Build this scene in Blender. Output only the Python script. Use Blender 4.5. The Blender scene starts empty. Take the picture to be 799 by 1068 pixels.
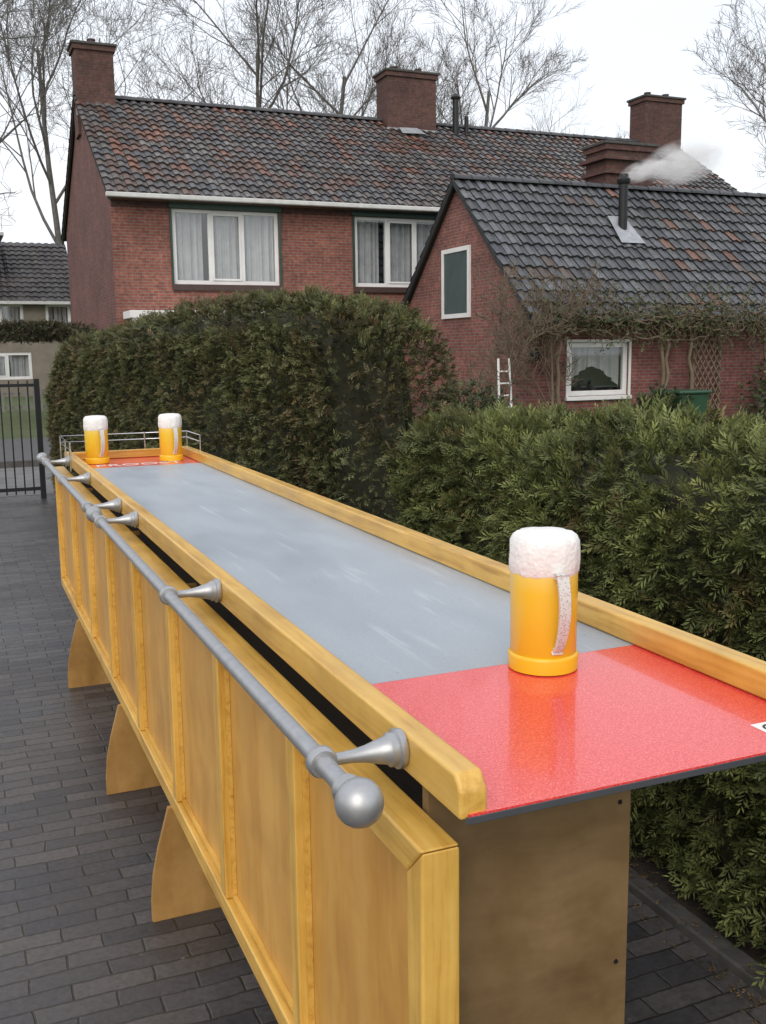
import bpy, math, random, bmesh
import numpy as np
from mathutils import Vector, Matrix, noise
random.seed(7); rng=np.random.default_rng(7)
S=bpy.context.scene
S.view_settings.view_transform='Standard'; S.view_settings.look='None'; S.view_settings.exposure=0

# ------------------------------------------------------------ helpers
def empty(name):
    e=bpy.data.objects.new(name,None); S.collection.objects.link(e); return e
def link(o,parent=None):
    S.collection.objects.link(o)
    if parent: o.parent=parent
    return o
def mesh(name,v,f,mat=None,parent=None,smooth=False,bevel=0,cols=None):
    me=bpy.data.meshes.new(name); me.from_pydata([tuple(p) for p in v],[],[tuple(q) for q in f]); me.update()
    if mat:
        me.materials.append(mat)
    if smooth:
        for p in me.polygons: p.use_smooth=True
    if cols is not None:
        a=me.color_attributes.new('Col','FLOAT_COLOR','CORNER')
        arr=[]
        for p,c in zip(me.polygons,cols):
            for _ in range(p.loop_total): arr+=[c[0],c[1],c[2],1]
        a.data.foreach_set('color',arr)
    o=bpy.data.objects.new(name,me); link(o,parent)
    if bevel:
        m=o.modifiers.new('b','BEVEL'); m.width=bevel; m.segments=3; m.limit_method='ANGLE'
        m.harden_normals=False
    return o
BF=[(0,3,2,1),(4,5,6,7),(0,1,5,4),(1,2,6,5),(2,3,7,6),(3,0,4,7)]
def box(name,x0,x1,y0,y1,z0,z1,mat,parent=None,bevel=0):
    v=[(x0,y0,z0),(x1,y0,z0),(x1,y1,z0),(x0,y1,z0),(x0,y0,z1),(x1,y0,z1),(x1,y1,z1),(x0,y1,z1)]
    return mesh(name,v,BF,mat,parent,bevel=bevel)
def boxes(name,L,mat,parent=None,bevel=0):
    v=[];f=[]
    for x0,x1,y0,y1,z0,z1 in L:
        n=len(v)
        v+=[(x0,y0,z0),(x1,y0,z0),(x1,y1,z0),(x0,y1,z0),(x0,y0,z1),(x1,y0,z1),(x1,y1,z1),(x0,y1,z1)]
        f+=[tuple(i+n for i in q) for q in BF]
    return mesh(name,v,f,mat,parent,bevel=bevel)
def prism_yz(name,poly,x0,x1,mat,parent=None,bevel=0):
    k=len(poly); v=[(x0,y,z) for y,z in poly]+[(x1,y,z) for y,z in poly]
    f=[tuple(range(k)),tuple(range(k,2*k))[::-1]]+[(i,i+k,(i+1)%k+k,(i+1)%k) for i in range(k)]
    o=mesh(name,v,f,mat,parent,bevel=bevel)
    bm=bmesh.new(); bm.from_mesh(o.data); bmesh.ops.recalc_face_normals(bm,faces=bm.faces); bm.to_mesh(o.data); bm.free()
    return o
def lathe(name,prof,org,axis,mat,parent=None,seg=40,jit=0):
    ax=Vector(axis).normalized(); a=ax.orthogonal().normalized(); b=ax.cross(a)
    v=[];f=[]
    for d,r in prof:
        for k in range(seg):
            t=2*math.pi*k/seg
            p=Vector(org)+ax*d+(a*math.cos(t)+b*math.sin(t))*r
            if jit:
                p+= (p-Vector(org)-ax*d).normalized()*jit*noise.noise(p*60) + ax*jit*noise.noise(p*45+Vector((9,9,9)))
            v.append(p)
    for i in range(len(prof)-1):
        for k in range(seg):
            k2=(k+1)%seg
            f.append((i*seg+k,i*seg+k2,(i+1)*seg+k2,(i+1)*seg+k))
    f.append(tuple(range(seg))[::-1]); f.append(tuple((len(prof)-1)*seg+k for k in range(seg)))
    o=mesh(name,v,f,mat,parent,smooth=True)
    m=o.modifiers.new('es','EDGE_SPLIT'); m.split_angle=math.radians(50)
    return o
def tube(name,pts,r,mat,parent=None,res=4):
    c=bpy.data.curves.new(name,'CURVE'); c.dimensions='3D'; c.bevel_depth=r; c.bevel_resolution=res; c.use_fill_caps=True
    s=c.splines.new('POLY'); s.points.add(len(pts)-1)
    for i,p in enumerate(pts): s.points[i].co=(*p,1)
    c.materials.append(mat)
    return link(bpy.data.objects.new(name,c),parent)

# ------------------------------------------------------------ materials
def M(name):
    m=bpy.data.materials.new(name); m.use_nodes=True
    nt=m.node_tree; return m,nt,nt.nodes,nt.links,nt.nodes['Principled BSDF']
def ramp(N,stops):
    r=N.new('ShaderNodeValToRGB'); e=r.color_ramp.elements
    while len(e)<len(stops): e.new(0.5)
    for i,(p,c) in enumerate(stops): e[i].position=p; e[i].color=(*c,1)
    return r
def coords(N,L,scale=(1,1,1),rot=(0,0,0)):
    t=N.new('ShaderNodeTexCoord'); mp=N.new('ShaderNodeMapping'); mp.inputs['Scale'].default_value=scale; mp.inputs['Rotation'].default_value=rot
    L.new(t.outputs['Object'],mp.inputs['Vector']); return mp
def nz(N,L,vec,scale,detail=4,rough=.6):
    n=N.new('ShaderNodeTexNoise'); n.inputs['Scale'].default_value=scale; n.inputs['Detail'].default_value=detail; n.inputs['Roughness'].default_value=rough
    L.new(vec,n.inputs['Vector']); return n
def mix(N,L,fac,a,b,mode='MIX'):
    m=N.new('ShaderNodeMix'); m.data_type='RGBA'; m.blend_type=mode
    for s,val in ((m.inputs[0],fac),(m.inputs[6],a),(m.inputs[7],b)):
        if isinstance(val,(int,float)): s.default_value=val
        elif isinstance(val,tuple): s.default_value=(*val,1)
        else: L.new(val,s)
    return m.outputs[2]
def bump(N,L,h,p,strength=.3,dist=.01):
    b=N.new('ShaderNodeBump'); b.inputs['Strength'].default_value=strength; b.inputs['Distance'].default_value=dist
    L.new(h,b.inputs['Height']); L.new(b.outputs[0],p.inputs['Normal']); return b
def plain(name,col,rough=.5,metal=0,var=.15,scale=8,bmp=0,coat=0):
    m,nt,N,L,p=M(name); c=coords(N,L); n=nz(N,L,c.outputs[0],scale,5)
    a=tuple(x*(1-var) for x in col); b=tuple(min(1,x*(1+var)) for x in col)
    r=ramp(N,[(.3,a),(.7,b)]); L.new(n.outputs[0],r.inputs[0]); L.new(r.outputs[0],p.inputs['Base Color'])
    p.inputs['Roughness'].default_value=rough; p.inputs['Metallic'].default_value=metal; p.inputs['Coat Weight'].default_value=coat
    if bmp: bump(N,L,n.outputs[0],p,bmp,.01)
    return m
def wood(name,axis,c1,c2,c3,rough=.4,coat=.25,grain=1.0,blotch=.2,sc0=28,knots=.7,along=1.3,warp=.0):
    m,nt,N,L,p=M(name)
    sc=[sc0]*3; sc[axis]=along
    c=coords(N,L,tuple(sc)); vec=c.outputs[0]
    if warp:
        cw=coords(N,L); nw=nz(N,L,cw.outputs[0],3.0,2); va=N.new('ShaderNodeVectorMath'); va.operation='MULTIPLY_ADD'
        L.new(nw.outputs['Color'],va.inputs[0]); va.inputs[1].default_value=(warp,)*3; L.new(vec,va.inputs[2]); vec=va.outputs[0]
    n=nz(N,L,vec,grain,7,.65)
    r=ramp(N,[(.30,c1),(.5,c2),(.72,c3)]); L.new(n.outputs[0],r.inputs[0])
    c2_=coords(N,L); n2=nz(N,L,c2_.outputs[0],5,5,.65)
    r2=ramp(N,[(.35,(1-blotch,1-blotch*1.15,1-blotch*1.5)),(.65,(1,1,1))]); L.new(n2.outputs[0],r2.inputs[0])
    o=mix(N,L,1.0,r.outputs[0],r2.outputs[0],'MULTIPLY')
    v=N.new('ShaderNodeTexVoronoi'); v.inputs['Scale'].default_value=2.2; L.new(c2_.outputs[0],v.inputs['Vector'])
    r3=ramp(N,[(.0,(.25,.1,.03)),(.03,(.5,.35,.2)),(.05,(1,1,1))]); L.new(v.outputs['Distance'],r3.inputs[0])
    o=mix(N,L,knots,o,r3.outputs[0],'MULTIPLY')
    L.new(o,p.inputs['Base Color']); p.inputs['Coat Weight'].default_value=coat; p.inputs['Coat Roughness'].default_value=.2
    r4=ramp(N,[(.3,(rough*.8,)*3),(.7,(rough*1.3,)*3)]); L.new(n2.outputs[0],r4.inputs[0]); L.new(r4.outputs[0],p.inputs['Roughness'])
    bump(N,L,n.outputs[0],p,.10,.002)
    return m
FR=((.50,.26,.04),(.70,.42,.085),(.76,.50,.13))
kw=dict(sc0=60,along=2.2,warp=1.5)
woodY=wood('varnished_pine_y',1,*FR,**kw); woodZ=wood('varnished_pine_z',2,*FR,**kw); woodX=wood('varnished_pine_x',0,*FR,**kw)
ply=wood('varnished_plywood',2,(.50,.245,.045),(.60,.32,.072),(.66,.39,.105),grain=.5,blotch=.16,sc0=22,knots=.35,rough=.45,coat=.15,along=2.0,warp=2.5)
plydull=wood('raw_plywood',0,(.16,.10,.042),(.215,.14,.062),(.26,.175,.085),rough=.6,coat=.0,grain=.45,blotch=.35,sc0=22,knots=.6,along=2.0,warp=3)
plyleg=wood('leg_plywood',2,(.34,.18,.05),(.42,.235,.07),(.48,.285,.10),rough=.5,coat=.1,grain=.5,blotch=.3,sc0=20,knots=.3,warp=2)
dark=plain('dark_timber',(.03,.022,.015),.8)
silver=plain('satin_silver',(.42,.43,.44),.42,.75,.10,45)
chrome=plain('chrome',(.7,.7,.72),.15,1,.03)
white=plain('white_paint',(.74,.75,.75),.45,0,.06,3)
offwhite=plain('weathered_white',(.55,.56,.55),.5,0,.15,4)
green=plain('dark_green_paint',(.018,.055,.042),.4,0,.2)
shut=plain('grey_green_shutter',(.055,.085,.085),.5,0,.15,4)
black=plain('black_iron',(.015,.016,.018),.45,.3,.2)
lead=plain('lead_flashing',(.34,.36,.39),.5,.2,.2)
edge=plain('laminate_edge',(.06,.065,.075),.45)
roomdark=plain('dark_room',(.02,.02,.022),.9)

def table_grey():
    m,nt,N,L,p=M('grey_laminate'); c=coords(N,L,(2.2,.8,1),(0,0,.3)); n=nz(N,L,c.outputs[0],2.2,7,.6)
    c2=coords(N,L); n2=nz(N,L,c2.outputs[0],260,2)
    r=ramp(N,[(.3,(.31,.355,.405)),(.7,(.37,.415,.46))]); L.new(n.outputs[0],r.inputs[0])
    r2=ramp(N,[(.35,(.92,)*3),(.6,(1.03,)*3)]); L.new(n2.outputs[0],r2.inputs[0])
    o=mix(N,L,1.0,r.outputs[0],r2.outputs[0],'MULTIPLY')
    c3=coords(N,L,(30,2.0,1),(0,0,.5)); n3=nz(N,L,c3.outputs[0],1.2,5,.6); r5=ramp(N,[(.60,(0,0,0)),(.70,(.4,)*3)]); L.new(n3.outputs[0],r5.inputs[0])
    o=mix(N,L,r5.outputs[0],o,(.52,.56,.59))
    v=N.new('ShaderNodeTexVoronoi'); v.inputs['Scale'].default_value=13; L.new(c2.outputs[0],v.inputs['Vector'])
    r6=ramp(N,[(.03,(.6,)*3),(.06,(0,0,0))]); L.new(v.outputs['Distance'],r6.inputs[0]); o=mix(N,L,r6.outputs[0],o,(.16,.17,.18))
    L.new(o,p.inputs['Base Color'])
    r3=ramp(N,[(.35,(.34,)*3),(.65,(.52,)*3)]); L.new(n.outputs[0],r3.inputs[0]); L.new(r3.outputs[0],p.inputs['Roughness'])
    bump(N,L,n2.outputs[0],p,.05,.001)
    return m
def table_red():
    m,nt,N,L,p=M('red_laminate'); c2=coords(N,L); n2=nz(N,L,c2.outputs[0],330,2,.7)
    r=ramp(N,[(.34,(.58,.022,.025)),(.5,(.74,.05,.045)),(.68,(.84,.13,.12))]); L.new(n2.outputs[0],r.inputs[0])
    v=N.new('ShaderNodeTexVoronoi'); v.inputs['Scale'].default_value=150; L.new(c2.outputs[0],v.inputs['Vector'])
    r6=ramp(N,[(.12,(.55,)*3),(.2,(0,0,0))]); L.new(v.outputs['Distance'],r6.inputs[0]); o=mix(N,L,r6.outputs[0],r.outputs[0],(.88,.36,.32))
    L.new(o,p.inputs['Base Color']); p.inputs['Roughness'].default_value=.32
    p.inputs['Coat Weight'].default_value=.6; p.inputs['Coat Roughness'].default_value=.07
    n=nz(N,L,c2.outputs[0],5,3); bump(N,L,n.outputs[0],p,.03,.01)
    return m
def brickmat(name,axis,c1,c2,mortar,bw=.22,rh=.065,ms=.010,dirt=.35,rough=.85):
    m,nt,N,L,p=M(name); t=N.new('ShaderNodeTexCoord'); s=N.new('ShaderNodeSeparateXYZ'); cb=N.new('ShaderNodeCombineXYZ')
    L.new(t.outputs['Object'],s.inputs[0]); L.new(s.outputs[axis],cb.inputs[0]); L.new(s.outputs[2],cb.inputs[1])
    b=N.new('ShaderNodeTexBrick'); b.inputs['Scale'].default_value=1; b.inputs['Brick Width'].default_value=bw; b.inputs['Row Height'].default_value=rh
    b.inputs['Mortar Size'].default_value=ms; b.inputs['Mortar Smooth'].default_value=.3; b.inputs['Bias'].default_value=0
    b.inputs['Color1'].default_value=(*c1,1); b.inputs['Color2'].default_value=(*c2,1); b.inputs['Mortar'].default_value=(*mortar,1)
    L.new(cb.outputs[0],b.inputs['Vector'])
    n=nz(N,L,t.outputs['Object'],1.1,6,.65); r=ramp(N,[(.3,(1-dirt,)*3),(.7,(1.15,)*3)]); L.new(n.outputs[0],r.inputs[0])
    n3=nz(N,L,t.outputs['Object'],11,3,.6); r3=ramp(N,[(.3,(.7,)*3),(.7,(1.3,)*3)]); L.new(n3.outputs[0],r3.inputs[0])
    o=mix(N,L,1.0,b.outputs[0],r.outputs[0],'MULTIPLY'); o=mix(N,L,1.0,o,r3.outputs[0],'MULTIPLY')
    L.new(o,p.inputs['Base Color']); p.inputs['Roughness'].default_value=rough
    bump(N,L,b.outputs['Fac'],p,.4,.008).invert=True
    return m
BR=((.28,.092,.062),(.20,.062,.046),(.20,.16,.14))
brick_x=brickmat('red_brick_front',0,*BR)
BD=((.20,.066,.056),(.13,.045,.04),(.12,.10,.09))
brick_dx=brickmat('annexe_brick_front',0,(.24,.072,.060),(.17,.05,.044),(.17,.14,.13)); brick_dy=brickmat('annexe_brick_side',1,(.27,.088,.070),(.19,.064,.052),(.19,.155,.14))
brick_ch=brickmat('chimney_brick',0,(.12,.048,.039),(.08,.034,.03),(.08,.065,.055))
brick_gable=brickmat('dark_gable_brick',1,*BD)

def pavers():
    m,nt,N,L,p=M('clinker_pavers'); c=coords(N,L)
    b=N.new('ShaderNodeTexBrick'); b.inputs['Scale'].default_value=1; b.inputs['Brick Width'].default_value=.205; b.inputs['Row Height'].default_value=.072
    b.inputs['Mortar Size'].default_value=.0045; b.inputs['Mortar Smooth'].default_value=.6
    b.inputs['Color1'].default_value=(.088,.080,.078,1); b.inputs['Color2'].default_value=(.042,.041,.045,1); b.inputs['Mortar'].default_value=(.028,.026,.022,1)
    n0=nz(N,L,c.outputs[0],2.5,4); 
    va=N.new('ShaderNodeVectorMath'); va.operation='MULTIPLY_ADD'; L.new(n0.outputs['Color'],va.inputs[0]); va.inputs[1].default_value=(.05,.05,0); L.new(c.outputs[0],va.inputs[2])
    L.new(va.outputs[0],b.inputs['Vector'])
    n=nz(N,L,c.outputs[0],.9,6,.65); r=ramp(N,[(.3,(.6,)*3),(.7,(1.4,)*3)]); L.new(n.outputs[0],r.inputs[0])
    n4=nz(N,L,c.outputs[0],60,4,.7); r4=ramp(N,[(.3,(.7,)*3),(.75,(1.35,)*3)]); L.new(n4.outputs[0],r4.inputs[0])
    o=mix(N,L,1.0,b.outputs[0],r.outputs[0],'MULTIPLY'); o=mix(N,L,1.0,o,r4.outputs[0],'MULTIPLY')
    n5=nz(N,L,c.outputs[0],1.7,4); r5=ramp(N,[(.5,(0,0,0)),(.7,(.6,.6,.6))]); L.new(n5.outputs[0],r5.inputs[0])
    f=N.new('ShaderNodeMath'); f.operation='MULTIPLY'; L.new(b.outputs['Fac'],f.inputs[0]); L.new(r5.outputs[0],f.inputs[1])
    o=mix(N,L,f.outputs[0],o,(.03,.045,.015))
    v=N.new('ShaderNodeTexVoronoi'); v.inputs['Scale'].default_value=9; L.new(c.outputs[0],v.inputs['Vector'])
    r7=ramp(N,[(.035,(.8,)*3),(.06,(0,0,0))]); L.new(v.outputs['Distance'],r7.inputs[0]); o=mix(N,L,r7.outputs[0],o,(.14,.12,.09))
    L.new(o,p.inputs['Base Color'])
    r6=ramp(N,[(.35,(.26,)*3),(.65,(.62,)*3)]); L.new(n.outputs[0],r6.inputs[0]); L.new(r6.outputs[0],p.inputs['Roughness'])
    h=mix(N,L,.3,b.outputs['Fac'],n4.outputs[0]); 
    bb=bump(N,L,h,p,.5,.006); bb.invert=True
    return m
def groundmat():
    m,nt,N,L,p=M('grass_and_soil'); c=coords(N,L); n=nz(N,L,c.outputs[0],.25,7,.7); n2=nz(N,L,c.outputs[0],9,6,.7)
    r=ramp(N,[(.35,(.06,.085,.03)),(.55,(.085,.115,.04)),(.75,(.10,.10,.05))]); L.new(n.outputs[0],r.inputs[0])
    r2=ramp(N,[(.3,(.55,)*3),(.7,(1.3,)*3)]); L.new(n2.outputs[0],r2.inputs[0])
    L.new(mix(N,L,1.0,r.outputs[0],r2.outputs[0],'MULTIPLY'),p.inputs['Base Color']); p.inputs['Roughness'].default_value=.95
    bump(N,L,n2.outputs[0],p,.6,.03); return m
soil=plain('dark_soil',(.028,.022,.016),.95,0,.45,25,.8)
asphalt=plain('asphalt',(.085,.085,.088),.8,0,.2,6,.2)
concrete=plain('wet_concrete_kerb',(.06,.057,.053),.7,0,.35,12,.3)

def vcol(name,rough=.7,var=.25,scale=20,spec=.3,moss=None):
    m,nt,N,L,p=M(name); a=N.new('ShaderNodeAttribute'); a.attribute_name='Col'
    c=coords(N,L); n=nz(N,L,c.outputs[0],scale,3,.65); r=ramp(N,[(.3,(1-var,)*3),(.7,(1+var,)*3)]); L.new(n.outputs[0],r.inputs[0])
    o=mix(N,L,1.0,a.outputs['Color'],r.outputs[0],'MULTIPLY')
    if moss:
        n2=nz(N,L,c.outputs[0],1.3,7,.75); r2=ramp(N,[(.47,(0,0,0)),(.68,(.5,)*3)]); L.new(n2.outputs[0],r2.inputs[0])
        o=mix(N,L,r2.outputs[0],o,moss)
    L.new(o,p.inputs['Base Color']); p.inputs['Roughness'].default_value=rough; p.inputs['Specular IOR Level'].default_value=spec
    return m
tilem=vcol('clay_roof_tiles',.45,.35,9,.5,moss=(.085,.09,.085))
leafm=vcol('conifer_foliage',.6,.25,30,.3)

# ------------------------------------------------------------ ground
mesh('ground',[(-400,-200,0),(400,-200,0),(400,600,0),(-400,600,0)],[(0,1,2,3)],groundmat())
mesh('paved_yard',[(-9,-4,.004),(1.80,-4,.004),(1.80,12.6,.004),(-9,12.6,.004)],[(0,1,2,3)],pavers())
mesh('garden_soil',[(1.87,-4,.004),(4.2,-4,.004),(4.2,12.6,.004),(1.87,12.6,.004)],[(0,1,2,3)],soil)
box('kerb_edging',1.80,1.865,-4,12.6,-.1,.035,concrete,bevel=.008)
mesh('street',[(-60,16.2,.004),(3.0,16.2,.004),(3.0,21.5,.004),(-60,21.5,.004)],[(0,1,2,3)],asphalt)
mesh('footpath',[(-60,12.61,.006),(3.0,12.61,.006),(3.0,15.9,.006),(-60,15.9,.006)],[(0,1,2,3)],plain('grey_slabs',(.14,.14,.14),.8,0,.25,3))
box('street_kerb',-60,3,15.9,16.05,-.1,.1,concrete)

# ------------------------------------------------------------ beer bar / shuffle table
bar=empty('wooden_bar_table')
TZ=1.075
grey=table_grey(); red=table_red()
X0,X1=.547,1.235; Y0,Y1=1.05,5.80
box('top_core',X0+.008,X1-.001,Y0,Y1,TZ-.013,TZ-.003,edge,bar,bevel=.001)
box('top_grey',X0+.010,X1-.003,1.569,5.31,TZ-.003,TZ,grey,bar)
box('top_red_front',X0+.010,X1-.003,Y0+.001,1.568,TZ-.003,TZ,red,bar)
box('top_red_back',X0+.010,X1-.003,5.311,Y1-.001,TZ-.003,TZ,red,bar)
def prof_rail(name,x0,x1,y0,y1,z0,z1,mat,ch=.02):
    v=[(x0,y0,z0),(x1,y0,z0),(x1,y0,z1-ch),(x0,y0,z1-ch),(x0,y0+ch*.8,z1),(x1,y0+ch*.8,z1),(x0,y1,z0),(x1,y1,z0),(x1,y1,z1),(x0,y1,z1)]
    f=[(0,1,2,3),(3,2,5,4),(4,5,8,9),(6,9,8,7),(0,6,7,1),(0,3,4,9,6),(1,7,8,5,2)]
    return mesh(name,v,f,mat,bar,bevel=.005)
prof_rail('rail_front',X0-.001,.586,Y0+.004,Y1,TZ-.008,TZ+.05,woodY)
prof_rail('rail_back',1.192,X1+.001,Y0-.02,Y1,TZ+.001,TZ+.05,woodY)
box('rail_end',.5865,1.1915,Y1-.04,Y1,TZ+.001,TZ+.045,woodX,bar,bevel=.005)
boxes('light_block_beams',[(.60,.64,1.2,5.7,.98,1.061),(1.14,1.18,1.2,5.7,.98,1.061)],dark,bar)  # dark beams added beneath the sheet to block light
PX=.50; PT=1.028; PB=.345; PY0,PY1=1.07,5.95; w=.048
JY=3.33
prism_yz('panel_top_rail_a',[(PY0,PT),(JY-.001,PT),(JY-.001,PT-w),(PY0+w,PT-w)],PX,PX+.055,woodY,bar,.004)
prism_yz('panel_top_rail_b',[(JY+.001,PT),(PY1,PT),(PY1-w,PT-w),(JY+.001,PT-w)],PX,PX+.055,woodY,bar,.004)
prism_yz('panel_bottom_rail_a',[(PY0,PB),(JY-.001,PB),(JY-.001,PB+w),(PY0+w,PB+w)],PX,PX+.055,woodY,bar,.004)
prism_yz('panel_bottom_rail_b',[(JY+.001,PB),(PY1,PB),(PY1-w,PB+w),(JY+.001,PB+w)],PX,PX+.055,woodY,bar,.004)
prism_yz('panel_end_stile_a',[(PY0,PB+.0015),(PY0,PT-.0015),(PY0+w,PT-w-.0015),(PY0+w,PB+w+.0015)],PX,PX+.055,woodZ,bar,.004)
prism_yz('panel_end_stile_b',[(PY1,PB+.0015),(PY1,PT-.0015),(PY1-w,PT-w-.0015),(PY1-w,PB+w+.0015)],PX,PX+.055,woodZ,bar,.004)
st=[PY0+.024,1.62,2.17,2.73,3.33,3.95,4.57,5.2,PY1-.024]
boxes('panel_stiles',[(PX+.001,PX+.048,s-.022,s+.022,PB+w+.001,PT-w-.001) for s in st[1:-1]],woodZ,bar,bevel=.003)
for i in range(8):
    y0=st[i]+.0225;y1=st[i+1]-.0225
    if i==0: y0+=.003
    if i==7: y1-=.003
    box('panel_infill_%d'%i,PX+.026,PX+.034,y0,y1,PB+.051,PT-.049,ply,bar)
    b=.010
    boxes('panel_bead_%d'%i,[(PX+.016,PX+.0255,y0,y1,PT-.049-b,PT-.0495),(PX+.016,PX+.0255,y0,y1,PB+.0515,PB+.051+b),
        (PX+.016,PX+.0255,y0,y0+b,PB+.052+b,PT-.05-b),(PX+.016,PX+.0255,y1-b,y1,PB+.052+b,PT-.05-b)],woodY,bar)
box('end_board',.557,.895,1.17,1.188,.0,1.059,plydull,bar,bevel=.001)
boxes('inner_battens',[(.5575,.60,1.19,5.8,.95,.99)],dark,bar)
# screw heads on end board and frame
for i,(xx_,zz_) in enumerate([(.875,.98),(.875,.72),(.58,.98),(.58,.70),(.72,1.0)]):
    lathe('screw_%d'%i,[(0,.004),(.0012,.0035)],(xx_,1.1699,zz_),(0,-1,0),black,bar,12)
def leg(y,n):
    pr=[(.43,.0),(.43,.06),(.438,.14),(.455,.22),(.478,.30),(.49,.343),(.556,.343),(.556,1.0),(1.14,1.0),(1.14,.343),(1.20,.30),(1.225,.14),(1.23,.0),(1.06,0),(1.02,.09),(.90,.13),(.76,.13),(.66,.09),(.645,0)]
    k=len(pr); v=[(x,y-.009,z+.004) for x,z in pr]+[(x,y+.009,z+.004) for x,z in pr]
    f=[tuple(range(k)),tuple(range(k,2*k))[::-1]]+[(i,i+k,(i+1)%k+k,(i+1)%k) for i in range(k)]
    mesh('leg_%d'%n,v,f,plyleg,bar)
for i,y in enumerate((2.79,3.735,5.08)): leg(y,i+1)
# hand rail tube
HX,HZ=.426,1.10
hr=empty('silver_hand_rail')
tube('pipe',[(HX,1.10,HZ),(HX,3.62,HZ),(HX,5.72,HZ)],.0135,silver,hr,6)
def ball(y,sgn,n):
    prof=[(-.03,.019),(-.022,.021),(-.016,.017),(-.012,.017)]
    R=.031
    for k in range(1,13):
        a=math.pi*k/13; prof.append((.018-R*math.cos(a)+.0,R*math.sin(a)))
    prof.append((.018+R,.0008))
    lathe('finial_%d'%n,prof,(HX,y,HZ),(0,sgn,0),silver,hr)
ball(1.11,-1,1); ball(5.72,1,2)
def bracket(y,n):
    lathe('bracket_%d'%n,[(0,.027),(.004,.0285),(.010,.0285),(.012,.024),(.020,.024),(.023,.020),(.038,.0165),(.055,.012),(.075,.009),(.10,.0085),(.105,.012),(.112,.012)],(X0-.002,y,HZ),(-1,0,0),silver,hr)
    lathe('collar_%d'%n,[(-.011,.0145),(-.011,.019),(-.006,.0215),(.006,.0215),(.011,.019),(.011,.0145)],(HX,y,HZ),(0,1,0),silver,hr)
for i,y in enumerate((1.23,2.28,3.42,3.78,4.68,5.5)): bracket(y,i+1)
lathe('joint',[(-.05,.0145),(-.05,.019),(-.035,.021),(-.02,.026),(.0,.028),(.02,.026),(.035,.021),(.05,.019),(.05,.0145)],(HX,3.60,HZ),(0,1,0),silver,hr)
g=empty('chrome_gallery_rail')
for z in (1.17,1.205):
    tube('bar',[(.535,5.35,z),(.535,5.86,z),(1.245,5.86,z),(1.245,5.5,z)],.0035,chrome,g)
for i,(x,y) in enumerate([(.535,5.37),(.535,5.6),(.535,5.86),(.77,5.86),(1.0,5.86),(1.245,5.86),(1.245,5.52)]):
    tube('post_%d'%i,[(x,y,1.06),(x,y,1.207)],.005,chrome,g)
stick=plain('white_label',(.75,.75,.74),.4); ink=plain('black_ink',(.02,.02,.02),.5)
def label(txt,x,y,size,mat,rot,z,par):
    c=bpy.data.curves.new('lettering','FONT'); c.body=txt; c.size=size; c.materials.append(mat); c.extrude=.0004
    o=link(bpy.data.objects.new('lettering',c),par); o.location=(x,y,z); o.rotation_euler=(0,0,rot); return o
box('label_plate',1.092,1.185,1.10,1.14,TZ+.0003,TZ+.0015,stick,bar)
label('C&D',1.098,1.106,.036,ink,0,TZ+.002,bar)
label('PROOST',.66,5.37,.12,stick,0,TZ+.001,bar)

# ------------------------------------------------------------ beer mugs
def beermat():
    m,nt,N,L,p=M('beer_yellow_plastic'); t=N.new('ShaderNodeTexCoord'); s=N.new('ShaderNodeSeparateXYZ'); L.new(t.outputs['Object'],s.inputs[0])
    r=ramp(N,[(.0,(.80,.49,.018)),(.7,(.82,.55,.035)),(.86,(.83,.62,.13)),(.93,(.84,.70,.33))])
    mr=N.new('ShaderNodeMapRange'); mr.inputs['From Min'].default_value=0; mr.inputs['From Max'].default_value=.21
    L.new(s.outputs[2],mr.inputs[0]); L.new(mr.outputs[0],r.inputs[0]); L.new(r.outputs[0],p.inputs['Base Color'])
    p.inputs['Roughness'].default_value=.35; p.inputs['Coat Weight'].default_value=.3; p.inputs['Coat Roughness'].default_value=.08
    return m
beer=beermat(); basey=plain('yellow_base_ring',(.78,.46,.012),.38,0,.04,10,0,.25)
def foammat():
    m,nt,N,L,p=M('beer_foam'); c=coords(N,L); n=nz(N,L,c.outputs[0],60,5,.7); r=ramp(N,[(.3,(.74,.74,.71)),(.6,(.83,.83,.82))]); L.new(n.outputs[0],r.inputs[0])
    L.new(r.outputs[0],p.inputs['Base Color']); p.inputs['Roughness'].default_value=.45
    v=N.new('ShaderNodeTexVoronoi'); v.inputs['Scale'].default_value=130; L.new(c.outputs[0],v.inputs['Vector']); bump(N,L,v.outputs['Distance'],p,.35,.003)
    return m
foam=foammat()
def handlemat():
    m,nt,N,L,p=M('dotted_handle'); c=coords(N,L); v=N.new('ShaderNodeTexVoronoi'); v.inputs['Scale'].default_value=230
    L.new(c.outputs[0],v.inputs['Vector']); r=ramp(N,[(.25,(.36,.35,.34)),(.4,(.60,.59,.57))]); L.new(v.outputs['Distance'],r.inputs[0])
    L.new(r.outputs[0],p.inputs['Base Color']); p.inputs['Roughness'].default_value=.25; return m
hmat=handlemat()
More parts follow.
